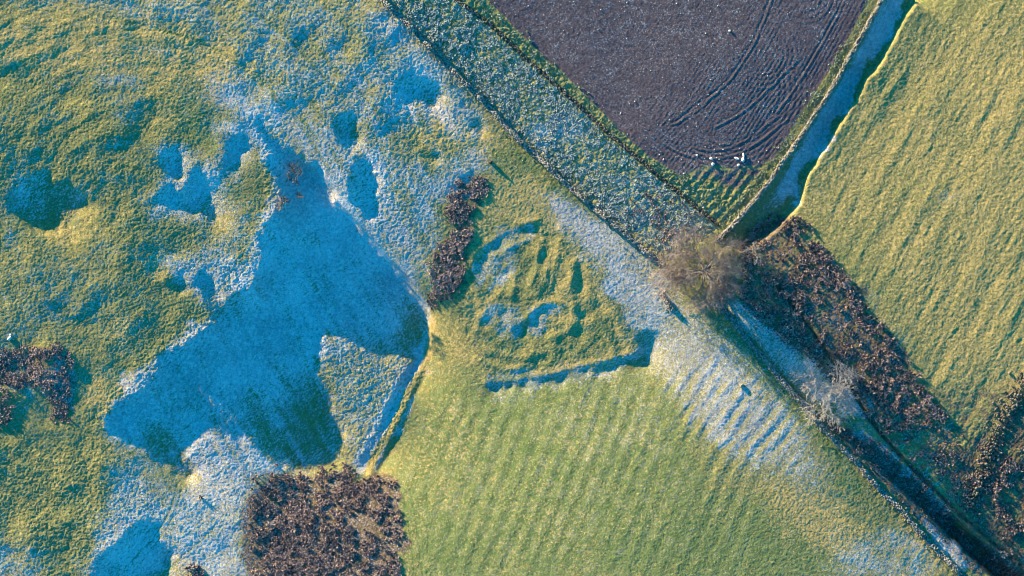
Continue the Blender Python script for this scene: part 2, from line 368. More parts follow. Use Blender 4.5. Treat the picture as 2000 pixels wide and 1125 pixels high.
def ground_height(x, y, detail=True):
    """x, y in picture pixels -> height in picture pixels"""
    h = land(x, y)
    rough = at(ROUGH, x, y); soil = at(SOIL, x, y)
    h = h + 3.0 * vnoise(x, y, 260, 21) + 1.0 * vnoise(x, y, 90, 22)
    hill = at(HILL, x, y) * (1 - at(SHADEHILL, x, y))
    h = h + hill * (3.8 * vnoise(x, y + 25 * vnoise(x, y, 90, 72), 125, 73) + 2.6 * vnoise(x + 30 * vnoise(x, y, 80, 41), y, 75, 42) + 2.2 * vnoise(x, y + 12 * vnoise(x, y, 40, 43), 36, 44) + .5 * vnoise(x, y, 18, 45))
    h = h + at(EARTH, x, y) * (1.2 * vnoise(x + 14 * vnoise(x, y, 40, 46), y, 34, 47) + 1.2 * vnoise(x, y, 17, 48))
    inA = at(SHADEHILL, x, y); a6 = math.radians(58); q6 = -x * math.sin(a6) + y * math.cos(a6); p6 = x * math.cos(a6) + y * math.sin(a6)
    h = h + inA * (1.2 * vnoise(p6 / 5, q6, 22, 49) + .7 * vnoise(p6 / 3, q6, 9, 67))
    # old ridge and furrow
    m = sstep(0, 1, at(RIDGE, x, y))
    a1 = math.radians(-54); c = x * -math.sin(a1) + y * math.cos(a1) + 5 * vnoise(x, y, 120, 23) + 4 * vnoise(x, y, 35, 69)
    h = h + m * (.44 + .5 * vnoise(x, y, 26, 36)) * np.sin(c * 2 * math.pi / 27)
    m2 = at(RIDGE2, x, y)
    a2 = math.radians(-68); c2 = x * -math.sin(a2) + y * math.cos(a2) + 9 * vnoise(x, y, 150, 24)
    h = h + m2 * (.36 + .25 * vnoise(x, y, 80, 76)) * np.sin(c2 * 2 * math.pi / 31)
    a3 = math.radians(-62); p3 = x * math.cos(a3) + y * math.sin(a3); q3 = -x * math.sin(a3) + y * math.cos(a3)
    m3 = sstep(1560, 1680, x + (y - 410) * -.2) * (1 - soil)
    h = h + m3 * (.8 * vnoise(p3 / 4.0, q3, 16, 25) + 0.8 * vnoise(p3 / 3.0, q3, 48, 39) + .4 * vnoise(p3 / 3, q3, 7, 40))
    # terracettes on the hill
    m4 = at(TERR, x, y)
    a4 = math.radians(28); q4 = -x * math.sin(a4) + y * math.cos(a4); p4 = x * math.cos(a4) + y * math.sin(a4)
    rr = np.hypot(x - 250, y - 430); tt = np.arctan2(y - 430, x - 250) * 380
    h = h + m4 * (np.where(y > 800, 1.3 * vnoise(p4 / 5.0, q4, 11, 26), (.55 * vnoise(rr, tt / 7, 8, 26) + .5 * vnoise(rr + 20 * vnoise(x, y, 120, 68), tt / 9, 19, 64)) * sstep(800, 600, y)))
    # banks of the earthwork enclosure
    for line, amp, wid in BANKS:
        amp = amp * .75
        d, _, _ = linedist(smooth_line(line), x, y, 40)
        h = h + amp * np.exp(-(d / wid) ** 2)
    # stream cut and wall-side ditch
    d, _, _ = linedist(smooth_line(STREAM), x, y, 60)
    h = h - 6.0 * np.exp(-(d / 5.0) ** 2)
    d, sd, _ = linedist(WALL2, x, y, 40)
    h = h - 4.0 * np.exp(-((d * sd + 0) / 3.2) ** 2)
    # plough: drills parallel with the track, headland arcs, wheelings
    a5 = math.radians(-56); c5 = -x * math.sin(a5) + y * math.cos(a5) + 4 * vnoise(x, y, 200, 27)
    ms = soil * sstep(1250, 1520, x + .35 * y)
    h = h + 0 * ms * np.sin(c5 * 2 * math.pi / 9.5) * (.6 + .4 * vnoise(x, y, 60, 28))
    ms2 = sstep(.5, .9, soil)
    for cx, cy, rad in ARCS:
        r = np.hypot(x - cx, y - cy)
        part = sstep(-.2, .4, ((y - cy) + (x - cx) * .6) / np.maximum(r, 1)) if rad > 90 else sstep(-.9, -.3, ((y - cy) + (x - cx) * .6) / np.maximum(r, 1))
        dd = (r - rad) / 2.2
        h = h + ms2 * part * (.20 * np.exp(-dd ** 2) - .20 * np.exp(-((r - rad - 4.2) / 2.2) ** 2))
    for line in WHEELS:
        d, sd, _ = linedist(smooth_line(line), x, y, 20)
        q = d * sd
        h = h - .5 * np.exp(-((q - 2) / 2.0) ** 2) + .4 * np.exp(-((q + 3) / 1.8) ** 2) - .3 * np.exp(-((q + 7) / 1.8) ** 2)
    # headland furrows curving round the corner of the ploughed field
    hm = at(HEAD, x, y)
    d3, s3, _ = linedist(WALL3, x, y, 420)
    h = h + sstep(.5, .9, soil) * sstep(420, 60, d3) * .22 * np.sin(d3 * 2 * math.pi / 7.5 + 1.5 * vnoise(x, y, 70, 70)) * (.6 + .6 * vnoise(x, y, 40, 71))
    h = h + hm * (.55 + .5 * vnoise(x, y, 25, 38)) * np.sin(d3 * 2 * math.pi / 17 + 1.2 * vnoise(x, y, 40, 29))
    if detail:
        for line, wd, dep in PATHS:
            d, _, _ = linedist(smooth_line(line), x, y, 15)
            h = h - .6 * dep * np.exp(-(d / wd) ** 2)
        ns = 1 - sstep(.3, .7, soil)
        t1 = vnoise(x + 3 * vnoise(x, y, 15, 34), y, 9.0, 31); t2 = vnoise(x, y, 5.0, 32); t3 = vnoise(x, y, 2.7, 33); t4 = np.random.default_rng(37).uniform(-1, 1, x.shape)
        big = vnoise(x, y, 22, 35)
        # tussocks: rounded clumps rather than plain noise
        clump = np.maximum(t1, 0) ** .8 * (1.2 + rough * .8) * (1 + .8 * vnoise(x, y, 45, 57))
        h = h + ns * rough * (.42 * clump + .55 * t2 + .85 * t3 + .34 * t4 + .7 * big * np.minimum(rough, 1) * (1 - hill * .5))
        h = h + (1 - ns) * (.16 * t2 + .26 * t3 + .12 * t1 + .08 * t4)
    return h

HILL = cover([([(-120,-120),(700,-120),(900,160),(940,280),(800,300),(640,240),(500,230),(520,420),(480,540),(400,650),(290,730),(200,830),(340,900),(300,1230),(-120,1230)], 1.0, 16), ([(480,900),(480,1140),(330,1140),(360,930)], .5, 16)])
EARTH = cover([([(920,440),(1080,440),(1240,680),(960,745),(890,640)], 1.0, 12)])
WHITE = cover([([(420,140),(640,240),(860,160),(950,260),(860,360),(835,600),(700,430),(600,300)], .8, 20)])
SHADEHILL = cover([(A_IN, 1.0, 20)])
RIDGE = cover([([(1270,700),(1400,690),(1560,800),(1590,900),(1500,940),(1370,900),(1290,800)], 1.0, 25)])
RIDGE2 = cover([([(860,760),(1330,740),(1460,900),(1480,1140),(800,1140),(790,940)], 1.0, 30)])
TERR = cover([([(-50,-50),(700,-50),(900,160),(880,300),(620,260),(460,120),(300,200),(300,420),(200,600),(-50,650)], .8, 30),
              ([(-50,870),(200,870),(350,980),(480,960),(480,1130),(-50,1130)], .8, 20),
              ([(1480,840),(1600,870),(1860,1120),(1640,1130)], .5, 20)])
HEAD = cover([([(1345,345),(1400,325),(1470,330),(1530,290),(1560,260),(1500,365),(1420,450),(1380,420),(1330,370)], 1.0, 8)])
BANKS = [
 ([(925,560),(945,600),(930,640)], 2.2, 9), ([(1060,470),(1050,510),(1035,560)], 2.0, 7), ([(1095,470),(1085,520),(1075,560)], 2.0, 7), ([(1125,510),(1110,560),(1120,600)], 2.2, 8),
 ([(1000,560),(1040,570),(1060,590)], 1.8, 7), ([(965,690),(1010,700),(1060,690)], 2.0, 8), ([(1160,620),(1190,650),(1200,690)], 2.0, 8), ([(990,520),(1010,545),(1000,575)], 1.8, 7), ([(930,700),(980,725),(1040,715)], 1.8, 7),
 ([(950,748),(1000,744),(1080,730),(1160,708),(1240,690)], 1.9, 7), ([(1240,690),(1215,640),(1180,570),(1140,500),(1095,445)], 1.6, 10),
 ([(1030,620),(1050,598),(1085,588),(1120,600),(1128,625),(1108,650),(1075,660)], 2.6, 7),
 ([(955,600),(975,570),(1010,580)], 2.4, 12), ([(905,535),(930,490),(960,470),(1000,445),(1050,430)], 2.2, 8),
 ([(990,485),(1025,470)], 1.6, 5), ([(1080,480),(1070,520),(1060,560)], 1.2, 7), ([(1105,490),(1120,540),(1125,590)], 1.2, 7), ([(1150,540),(1160,600),(1180,650)], 1.0, 8),
 ([(900,640),(930,690),(950,745)], 1.5, 9), ([(1640,740),(1700,800),(1790,850)], 2.0, 14),
 ([(836,610),(846,650),(832,700),(800,770),(765,850),(715,935)], .8, 5),
]
ARCS = [(1488,104,r) for r in (40, 49, 58, 68)] + [(1572,-8,r) for r in (30, 42, 52)] + [(1425,175,r) for r in (95, 106, 117, 128, 139, 150)]
WHEELS = [[(1508,-10),(1490,40),(1470,85),(1445,125),(1425,155),(1395,182),(1360,215),(1315,240)],
          [(1400,178),(1375,195),(1345,218),(1320,240)], [(1330,30),(1380,70),(1425,100),(1450,118)],
          [(1290,250),(1330,285),(1390,300),(1450,285),(1520,230)], [(1270,262),(1320,300),(1390,316),(1460,300),(1540,235)], [(1400,250),(1450,225),(1500,180),(1560,120)], [(1010,40),(1100,130),(1200,228),(1290,300)], [(1640,20),(1590,110),(1530,200),(1470,270)],
          [(1150,150),(1230,235),(1300,290),(1370,318)], [(1160,140),(1240,222),(1310,278),(1380,308)]]

# ------------------------------------------------------------------ mesh helpers
def setp(o, label=None, cat=None, group=None, kind=None):
    if label: o['label'] = label
    if cat: o['category'] = cat
    if group: o['group'] = group
    if kind: o['kind'] = kind
    return o

def mesh_np(name, verts, faces, mat, parent=None, smooth=False, attrs=None, loc=None):
    """verts (n,3); faces (m,k) all of one size k"""
    me = bpy.data.meshes.new(name)
    verts = np.ascontiguousarray(verts, np.float32); faces = np.ascontiguousarray(faces, np.int32)
    n, (m, k) = len(verts), faces.shape
    me.vertices.add(n); me.vertices.foreach_set('co', verts.ravel())
    me.loops.add(m * k); me.loops.foreach_set('vertex_index', faces.ravel())
    me.polygons.add(m); me.polygons.foreach_set('loop_start', np.arange(0, m * k, k, dtype=np.int32))
    me.polygons.foreach_set('loop_total', np.full(m, k, np.int32))
    if smooth: me.polygons.foreach_set('use_smooth', np.ones(m, bool))
    for an, data in (attrs or {}).items():
        a = me.attributes.new(an, 'FLOAT_COLOR', 'POINT'); a.data.foreach_set('color', np.ascontiguousarray(data, np.float32).ravel())
    me.update(calc_edges=True)
    me.materials.append(mat)
    o = bpy.data.objects.new(name, me); C.objects.link(o)
    if parent: o.parent = parent
    if loc is not None: o.location = loc
    return o

def empty(name, loc):
    o = bpy.data.objects.new(name, None); o.location = loc; C.objects.link(o); return o

def WX(px): return (np.asarray(px, float) - 1000.0) * S
def WY(py): return -(np.asarray(py, float) - 562.5) * S
def gz(px, py): return ground_height(np.asarray(px, float), np.asarray(py, float)) * S

# ------------------------------------------------------------------ materials
def new_mat(name):
    m = bpy.data.materials.new(name); m.use_nodes = True
    nt = m.node_tree; b = nt.nodes['Principled BSDF']; b.inputs['Roughness'].default_value = .9
    b.inputs['Specular IOR Level'].default_value = .15
    return m, nt, b
def nd(nt, t, **kw):
    n = nt.nodes.new(t)
    for k, v in kw.items(): setattr(n, k, v)
    return n
def noise(nt, scale, detail=3.0, rough=.55):
    n = nd(nt, 'ShaderNodeTexNoise'); n.inputs['Scale'].default_value = scale
    n.inputs['Detail'].default_value = detail; n.inputs['Roughness'].default_value = rough
    g = nt.nodes.get('Geo') or nd(nt, 'ShaderNodeNewGeometry'); g.name = 'Geo'
    nt.links.new(g.outputs['Position'], n.inputs['Vector']); return n.outputs['Fac']
def math_n(nt, op, a, b=None, c=None, clamp=False):
    n = nd(nt, 'ShaderNodeMath', operation=op); n.use_clamp = clamp
    for i, v in enumerate((a, b, c)):
        if v is None: continue
        if isinstance(v, (int, float)): n.inputs[i].default_value = v
        else: nt.links.new(v, n.inputs[i])
    return n.outputs[0]
def mixc(nt, f, a, b):
    n = nd(nt, 'ShaderNodeMixRGB')
    for i, v in enumerate((f, a, b)):
        if isinstance(v, (int, float)): n.inputs[i].default_value = v
        elif isinstance(v, tuple): n.inputs[i].default_value = (*v, 1)
        else: nt.links.new(v, n.inputs[i])
    return n.outputs[0]
def smooth_n(nt, v, lo, hi):
    n = nd(nt, 'ShaderNodeMapRange', interpolation_type='SMOOTHSTEP'); nt.links.new(v, n.inputs[0])
    n.inputs[1].default_value = lo; n.inputs[2].default_value = hi; return n.outputs[0]

def ground_material():
    m, nt, b = new_mat('frosted_turf')
    at1 = nd(nt, 'ShaderNodeAttribute', attribute_name='cover'); at2 = nd(nt, 'ShaderNodeAttribute', attribute_name='cover_more')
    s1 = nd(nt, 'ShaderNodeSeparateColor'); s2 = nd(nt, 'ShaderNodeSeparateColor')
    nt.links.new(at1.outputs['Color'], s1.inputs[0]); nt.links.new(at2.outputs['Color'], s2.inputs[0])
    frost, dry, soil = s1.outputs; dark, lush, stony = s2.outputs
    n0 = noise(nt, .09, 2); n1 = noise(nt, .45, 4, .6); n2 = noise(nt, 1.6, 3, .6); n3 = noise(nt, 3.4, 4, .75); n4 = noise(nt, 5.0, 2, .7)
    green = mixc(nt, smooth_n(nt, n1, .35, .65), (.084, .145, .05), (.145, .188, .072))
    olive = mixc(nt, smooth_n(nt, n2, .35, .65), (.155, .166, .066), (.21, .21, .088))
    straw = mixc(nt, smooth_n(nt, n2, .3, .7), (.27, .228, .08), (.38, .305, .13))
    lf = math_n(nt, 'ADD', lush, math_n(nt, 'MULTIPLY', math_n(nt, 'SUBTRACT', n1, .5), 1.6))
    c = mixc(nt, smooth_n(nt, lf, .25, .85), olive, green)
    df = math_n(nt, 'ADD', dry, math_n(nt, 'MULTIPLY', math_n(nt, 'SUBTRACT', n2, .5), 1.5))
    df = math_n(nt, 'ADD', df, math_n(nt, 'MULTIPLY', math_n(nt, 'SUBTRACT', n0, .5), .5))
    df = math_n(nt, 'ADD', df, math_n(nt, 'MULTIPLY', math_n(nt, 'SUBTRACT', n4, .5), 1.1))
    c = mixc(nt, smooth_n(nt, df, .25, .95), c, straw)
    peat_shade = mixc(nt, smooth_n(nt, n2, .35, .65), (.06, .048, .04), (.145, .11, .07))  # also the tone of painted shade under bracken, in gully and wall ditch
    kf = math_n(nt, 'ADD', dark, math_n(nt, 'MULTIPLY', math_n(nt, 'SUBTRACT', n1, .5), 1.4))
    c = mixc(nt, smooth_n(nt, kf, .25, .85), c, peat_shade)
    earth = mixc(nt, smooth_n(nt, n2, .3, .7), (.066, .052, .060), (.112, .090, .100))
    pale = smooth_n(nt, noise(nt, 5.5, 1), .70, .80)
    earth = mixc(nt, math_n(nt, 'MULTIPLY', pale, .55), earth, (.22, .21, .22))
    sf = math_n(nt, 'ADD', soil, math_n(nt, 'MULTIPLY', math_n(nt, 'SUBTRACT', n1, .5), .8))
    c = mixc(nt, smooth_n(nt, sf, .38, .62), c, earth)
    ff = math_n(nt, 'ADD', frost, math_n(nt, 'MULTIPLY', math_n(nt, 'SUBTRACT', n3, .5), 2.0))
    ff = math_n(nt, 'ADD', ff, math_n(nt, 'MULTIPLY', math_n(nt, 'SUBTRACT', n1, .5), .55))
    rime = mixc(nt, smooth_n(nt, math_n(nt, 'ADD', n2, math_n(nt, 'MULTIPLY', math_n(nt, 'SUBTRACT', n0, .5), .8)), .25, .75), (.32, .33, .355), (.58, .58, .59))
    c = mixc(nt, math_n(nt, 'MULTIPLY', smooth_n(nt, ff, .30, .86), .92), c, rime)
    # blade-by-blade variation
    v = nd(nt, 'ShaderNodeHueSaturation'); nt.links.new(c, v.inputs['Color'])
    mr = nd(nt, 'ShaderNodeMapRange'); nt.links.new(n4, mr.inputs[0]); mr.inputs[1].default_value = .25; mr.inputs[2].default_value = .75; mr.inputs[3].default_value = .62; mr.inputs[4].default_value = 1.38
    nt.links.new(mr.outputs[0], v.inputs['Value'])
    nt.links.new(v.outputs[0], b.inputs['Base Color'])
    bp = nd(nt, 'ShaderNodeBump'); bp.inputs['Strength'].default_value = .7; bp.inputs['Distance'].default_value = .06
    nt.links.new(math_n(nt, 'ADD', n3, noise(nt, 7.0, 1)), bp.inputs['Height']); nt.links.new(bp.outputs[0], b.inputs['Normal'])
    return m

def tinted_material(name, dark, light, rime=(.62, .66, .72), frost=.0, nscale=2.0):
    """colour varies from piece to piece (attribute) and along the surface (noise), with a little rime"""
    m, nt, b = new_mat(name)
    a = nd(nt, 'ShaderNodeAttribute', attribute_name='tint'); s = nd(nt, 'ShaderNodeSeparateColor'); nt.links.new(a.outputs['Color'], s.inputs[0])
    n = noise(nt, nscale, 3)
    f = math_n(nt, 'ADD', s.outputs[0], math_n(nt, 'MULTIPLY', math_n(nt, 'SUBTRACT', n, .5), .9), clamp=True)
    c = mixc(nt, f, dark, light)
    if frost: c = mixc(nt, math_n(nt, 'MULTIPLY', s.outputs[1], frost, clamp=True), c, rime)
    nt.links.new(c, b.inputs['Base Color']); return m

def stone_material(name, dark, light, moss=.35, frost=.3):
    m, nt, b = new_mat(name)
    a = nd(nt, 'ShaderNodeAttribute', attribute_name='tint'); s = nd(nt, 'ShaderNodeSeparateColor'); nt.links.new(a.outputs['Color'], s.inputs[0])
    n1 = noise(nt, 3.0, 4); n2 = noise(nt, .8, 3)
    f = math_n(nt, 'ADD', s.outputs[0], math_n(nt, 'MULTIPLY', math_n(nt, 'SUBTRACT', n1, .5), .8), clamp=True)
    c = mixc(nt, f, dark, light)
    c = mixc(nt, math_n(nt, 'MULTIPLY', smooth_n(nt, n2, .45, .7), moss), c, (.07, .085, .03))
    c = mixc(nt, math_n(nt, 'MULTIPLY', smooth_n(nt, n1, .45, .7), frost), c, (.68, .72, .76))
    nt.links.new(c, b.inputs['Base Color'])
    bp = nd(nt, 'ShaderNodeBump'); bp.inputs['Strength'].default_value = .5; bp.inputs['Distance'].default_value = .03
    nt.links.new(noise(nt, 9, 3), bp.inputs['Height']); nt.links.new(bp.outputs[0], b.inputs['Normal'])
    return m

M_GROUND = ground_material()
M_WALL = stone_material('limestone_wall', (.09, .08, .065), (.29, .27, .235), .4, .25)
M_WALLDARK = stone_material('mossy_wall', (.03, .028, .022), (.12, .11, .09), .55, .15)
M_BOULDER = stone_material('limestone_boulder', (.50, .48, .44), (.78, .76, .72), .0, .4)
M_DARKSTONE = stone_material('dark_stone', (.02, .022, .022), (.07, .065, .06), .3, 0)
M_BRACKEN = tinted_material('dead_bracken', (.042, .026, .025), (.43, .285, .225), frost=.28)
M_TUFT = tinted_material('rough_grass', (.10, .15, .07), (.32, .36, .23), frost=.75)
M_TWIG = tinted_material('bare_twigs', (.13, .095, .085), (.28, .215, .19), frost=.25)
M_TWIGPALE = tinted_material('frosted_twigs', (.19, .17, .155), (.40, .37, .35), frost=.3)
M_BARK = tinted_material('bark', (.16, .14, .12), (.36, .32, .28))
M_DARKBUSH = tinted_material('dark_bush', (.03, .03, .025), (.12, .09, .07), frost=.25)

# ------------------------------------------------------------------ ground: one surface, its faces shared out to the fields
def build_ground():
    st = 0.13
    cx = np.arange(-104, 104.01, st); cy = np.arange(-61, 61.01, st)
    g = np.cumsum(st * 1.25 ** np.arange(1, 35))
    xs = np.concatenate([cx[0] - g[::-1], cx, cx[-1] + g]); ys = np.concatenate([cy[0] - g[::-1], cy, cy[-1] + g])
    XX, YY = np.meshgrid(xs, ys)
    px = 1000 + XX / S; py = 562.5 - YY / S
    cpx = np.clip(px, -120, 2120); cpy = np.clip(py, -110, 1235)
    H = np.empty(px.shape)
    for a in range(0, len(ys), 100):
        H[a:a + 100] = ground_height(cpx[a:a + 100], cpy[a:a + 100])
    verts = np.stack([XX, YY, H * S], -1).reshape(-1, 3)
    near = np.full(cpx.shape, 1e4)
    for wl_ in (WALL1, WALL2, WALL3, WALL4): near = np.minimum(near, linedist(wl_, cpx, cpy, 60)[0])
    k = .2 + .8 * sstep(10, 50, near)
    wx = cpx + k * (16 * vnoise(cpx, cpy, 55, 51) + 9 * vnoise(cpx, cpy, 20, 52) + 5 * vnoise(cpx, cpy, 8, 53))
    wy = cpy + k * (16 * vnoise(cpx, cpy, 55, 54) + 9 * vnoise(cpx, cpy, 20, 55) + 5 * vnoise(cpx, cpy, 8, 56))
    fr = at(FROST, wx, wy); dr = at(DRY, wx, wy); so = at(SOIL, cpx, cpy); dk = at(DARK, wx, wy); lu = at(LUSH, wx, wy)
    # rime lasts on the sides of the tussocks that the morning sun has not yet thawed
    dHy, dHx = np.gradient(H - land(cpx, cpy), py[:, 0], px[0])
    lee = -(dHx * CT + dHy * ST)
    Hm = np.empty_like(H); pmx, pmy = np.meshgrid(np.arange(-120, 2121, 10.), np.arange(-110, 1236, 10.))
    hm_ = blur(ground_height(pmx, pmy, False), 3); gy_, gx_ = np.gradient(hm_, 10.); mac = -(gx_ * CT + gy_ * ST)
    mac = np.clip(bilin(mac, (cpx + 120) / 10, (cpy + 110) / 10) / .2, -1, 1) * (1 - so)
    hl = .25 + .75 * at(HILL, cpx, cpy); fr = fr + .16 * mac * hl; dr = dr - .28 * mac * hl  # slopes towards the sun yellowed in the colour, imitating sunlit crests
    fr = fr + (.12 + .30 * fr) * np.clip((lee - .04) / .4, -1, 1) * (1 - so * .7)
    # trodden lines keep less frost and greener grass
    for line, wd, dep in PATHS:
        d, _, _ = linedist(smooth_line(line), cpx, cpy, 12)
        e = np.exp(-(d / (wd * 1.3)) ** 2) * (.6 + .5 * vnoise(cpx, cpy, 25, 75)); fr = fr - .22 * e; lu = lu + .4 * e; dr = dr * (1 - .4 * e)
    d, _, _ = linedist(WALL2, cpx, cpy, 20); e = np.exp(-(d / 3.5) ** 2); fr = fr * (1 - e); dk = np.maximum(dk, e)  # soil darkened along the low wall, imitating shade in its ditch
    d, _, _ = linedist(smooth_line(STREAM), cpx, cpy, 20); e = np.exp(-(d / 4.5) ** 2); fr = fr * (1 - e); dk = np.maximum(dk, e)
    m = at(RIDGE, cpx, cpy); a1 = math.radians(-54); c = cpx * -math.sin(a1) + cpy * math.cos(a1) + 5 * vnoise(cpx, cpy, 120, 23)
    fr = fr + .10 * m * (1 + vnoise(cpx, cpy, 30, 36)) * np.maximum(0, np.sin(c * 2 * math.pi / 27))
    d, _, _ = linedist(smooth_line([(842,640),(842,690),(834,705),(816,737),(797,770),(783,800),(763,842),(746,864),(730,889),(716,927)]), cpx, cpy, 40)
    e = np.exp(-(d / 6.5) ** 2); fr = fr * (1 - e); dr = np.maximum(dr, e)
    m2 = at(RIDGE2, cpx, cpy); a2 = math.radians(-68); c2 = cpx * -math.sin(a2) + cpy * math.cos(a2) + 9 * vnoise(cpx, cpy, 150, 24)
    fr = fr + .06 * m2 * np.sin(c2 * 2 * math.pi / 31 + 1.2) * (.6 + vnoise(cpx, cpy, 90, 74))
    # rime lies in streaks down the shaded slope and along the old trods of the hill
    a6 = math.radians(60); q6 = -cpx * math.sin(a6) + cpy * math.cos(a6) + 6 * vnoise(cpx, cpy, 60, 78); p6 = cpx * math.cos(a6) + cpy * math.sin(a6)
    sl = np.maximum(at(SHADEHILL, cpx, cpy), at(WHITE, cpx, cpy))
    fr = fr + sl * (.16 * vnoise(p6 / 7, q6, 12, 79) + .12 * vnoise(p6 / 5, q6, 5, 80) + .12 * vnoise(cpx, cpy, 45, 81))
    rr = np.hypot(cpx - 250, cpy - 430); tt = np.arctan2(cpy - 430, cpx - 250) * 380; tm = at(TERR, cpx, cpy) * sstep(700, 500, cpy)
    sk = .6 * vnoise(rr, tt / 9, 9, 82) + .6 * vnoise(rr + 15 * vnoise(cpx, cpy, 100, 83), tt / 10, 22, 84)
    fr = fr + .16 * tm * sk; dr = dr - .14 * tm * sk
    one = np.ones_like(fr)
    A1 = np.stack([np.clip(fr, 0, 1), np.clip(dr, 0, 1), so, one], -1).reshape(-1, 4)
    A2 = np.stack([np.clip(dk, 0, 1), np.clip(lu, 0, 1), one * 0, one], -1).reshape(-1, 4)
    ny, nx = XX.shape
    idx = np.arange(ny * nx).reshape(ny, nx)
    F = np.stack([idx[:-1, :-1], idx[:-1, 1:], idx[1:, 1:], idx[1:, :-1]], -1).reshape(-1, 4)
    fx = (px[:-1, :-1] + px[1:, 1:]).ravel() / 2; fy = (py[:-1, :-1] + py[1:, 1:]).ravel() / 2
    reg = np.zeros(len(F), np.int8)
    REG = [('pasture', None),
           ('grass_strip', [(715,-40),(740,-10),(830,82),(930,184),(1010,270),(1130,380),(1297,516),(1398,474),(1403,437),(1290,345),(1120,195),(960,50),(893,0),(850,-40),(300,-8000),(0,-8000)]),
           ('ploughed_field', [(850,-40),(893,0),(960,50),(1120,195),(1290,345),(1403,437),(1398,474),(1462,405),(1538,306),(1612,196),(1694,53),(1742,-40),(2400,-8000),(300,-8000)]),
           ('track', [(1742,-40),(1694,53),(1612,196),(1538,306),(1462,405),(1410,462),(1470,455),(1550,411),(1576,341),(1617,277),(1683,174),(1731,103),(1791,0),(1815,-40),(2600,-8000),(2400,-8000)]),
           ('bracken_slope', [(1398,474),(1297,516),(1310,600),(1398,588),(1482,690),(1622,852),(1760,995),(1900,1150),(2600,8000),(9000,8000),(9000,900),(1900,850),(1845,815),(1760,700),(1640,530),(1550,411),(1470,455),(1410,462)]),
           ('hill_pasture', [(1815,-40),(1791,0),(1731,103),(1683,174),(1617,277),(1576,341),(1550,411),(1640,530),(1760,700),(1845,815),(1900,850),(9000,900),(9000,-8000),(2600,-8000)])]
    for i, (nm, poly) in enumerate(REG):
        if poly: reg[inpoly(poly, fx, fy) & (reg == 0)] = i
    for i, (nm, poly) in enumerate(REG):
        f = F[reg == i]
        used, inv = np.unique(f, return_inverse=True)
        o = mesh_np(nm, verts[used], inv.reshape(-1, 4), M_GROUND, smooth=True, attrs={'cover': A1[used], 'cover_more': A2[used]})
        setp(o, kind='structure')
build_ground()

# ------------------------------------------------------------------ dry stone walls
def ico():
    t = (1 + 5 ** .5) / 2
    v = np.array([(-1,t,0),(1,t,0),(-1,-t,0),(1,-t,0),(0,-1,t),(0,1,t),(0,-1,-t),(0,1,-t),(t,0,-1),(t,0,1),(-t,0,-1),(-t,0,1)], float)
    v /= np.linalg.norm(v[0])
    f = np.array([(0,11,5),(0,5,1),(0,1,7),(0,7,10),(0,10,11),(1,5,9),(5,11,4),(11,10,2),(10,7,6),(7,1,8),(3,9,4),(3,4,2),(3,2,6),(3,6,8),(3,8,9),(4,9,5),(2,4,11),(6,2,10),(8,6,7),(9,8,1)])
    return v, f
ICO_V, ICO_F = ico()

def stones(centres, size, yaw, r):
    """many blocky stones in one mesh: centres (n,3), size (n,3)"""
    n = len(centres)
    v = ICO_V[None] * r.uniform(.78, 1.22, (n, 12, 1))
    v = np.sign(v) * np.abs(v) ** .75                         # squarer
    v = v * size[:, None, :]
    c, s = np.cos(yaw)[:, None], np.sin(yaw)[:, None]
    x = v[..., 0] * c - v[..., 1] * s; y = v[..., 0] * s + v[..., 1] * c
    tl = r.normal(0, .25, (n, 1)); z = v[..., 2] + x * tl
    V = np.stack([x, y, z], -1) + centres[:, None, :]
    F = ICO_F[None] + (np.arange(n) * 12)[:, None, None]
    t = np.repeat(r.uniform(0, 1, n), 12)
    T = np.stack([t, t * 0, t * 0, t * 0 + 1], -1)
    return V.reshape(-1, 3), F.reshape(-1, 3), T

def resample(line, step):
    p = smooth_line(line); seg = np.hypot(*np.diff(p, axis=0).T); s = np.concatenate([[0], np.cumsum(seg)])
    q = np.arange(0, s[-1], step)
    x = np.interp(q, s, p[:, 0]); y = np.interp(q, s, p[:, 1])
    tx = np.gradient(x); ty = np.gradient(y); L = np.hypot(tx, ty)
    return x, y, tx / L, ty / L

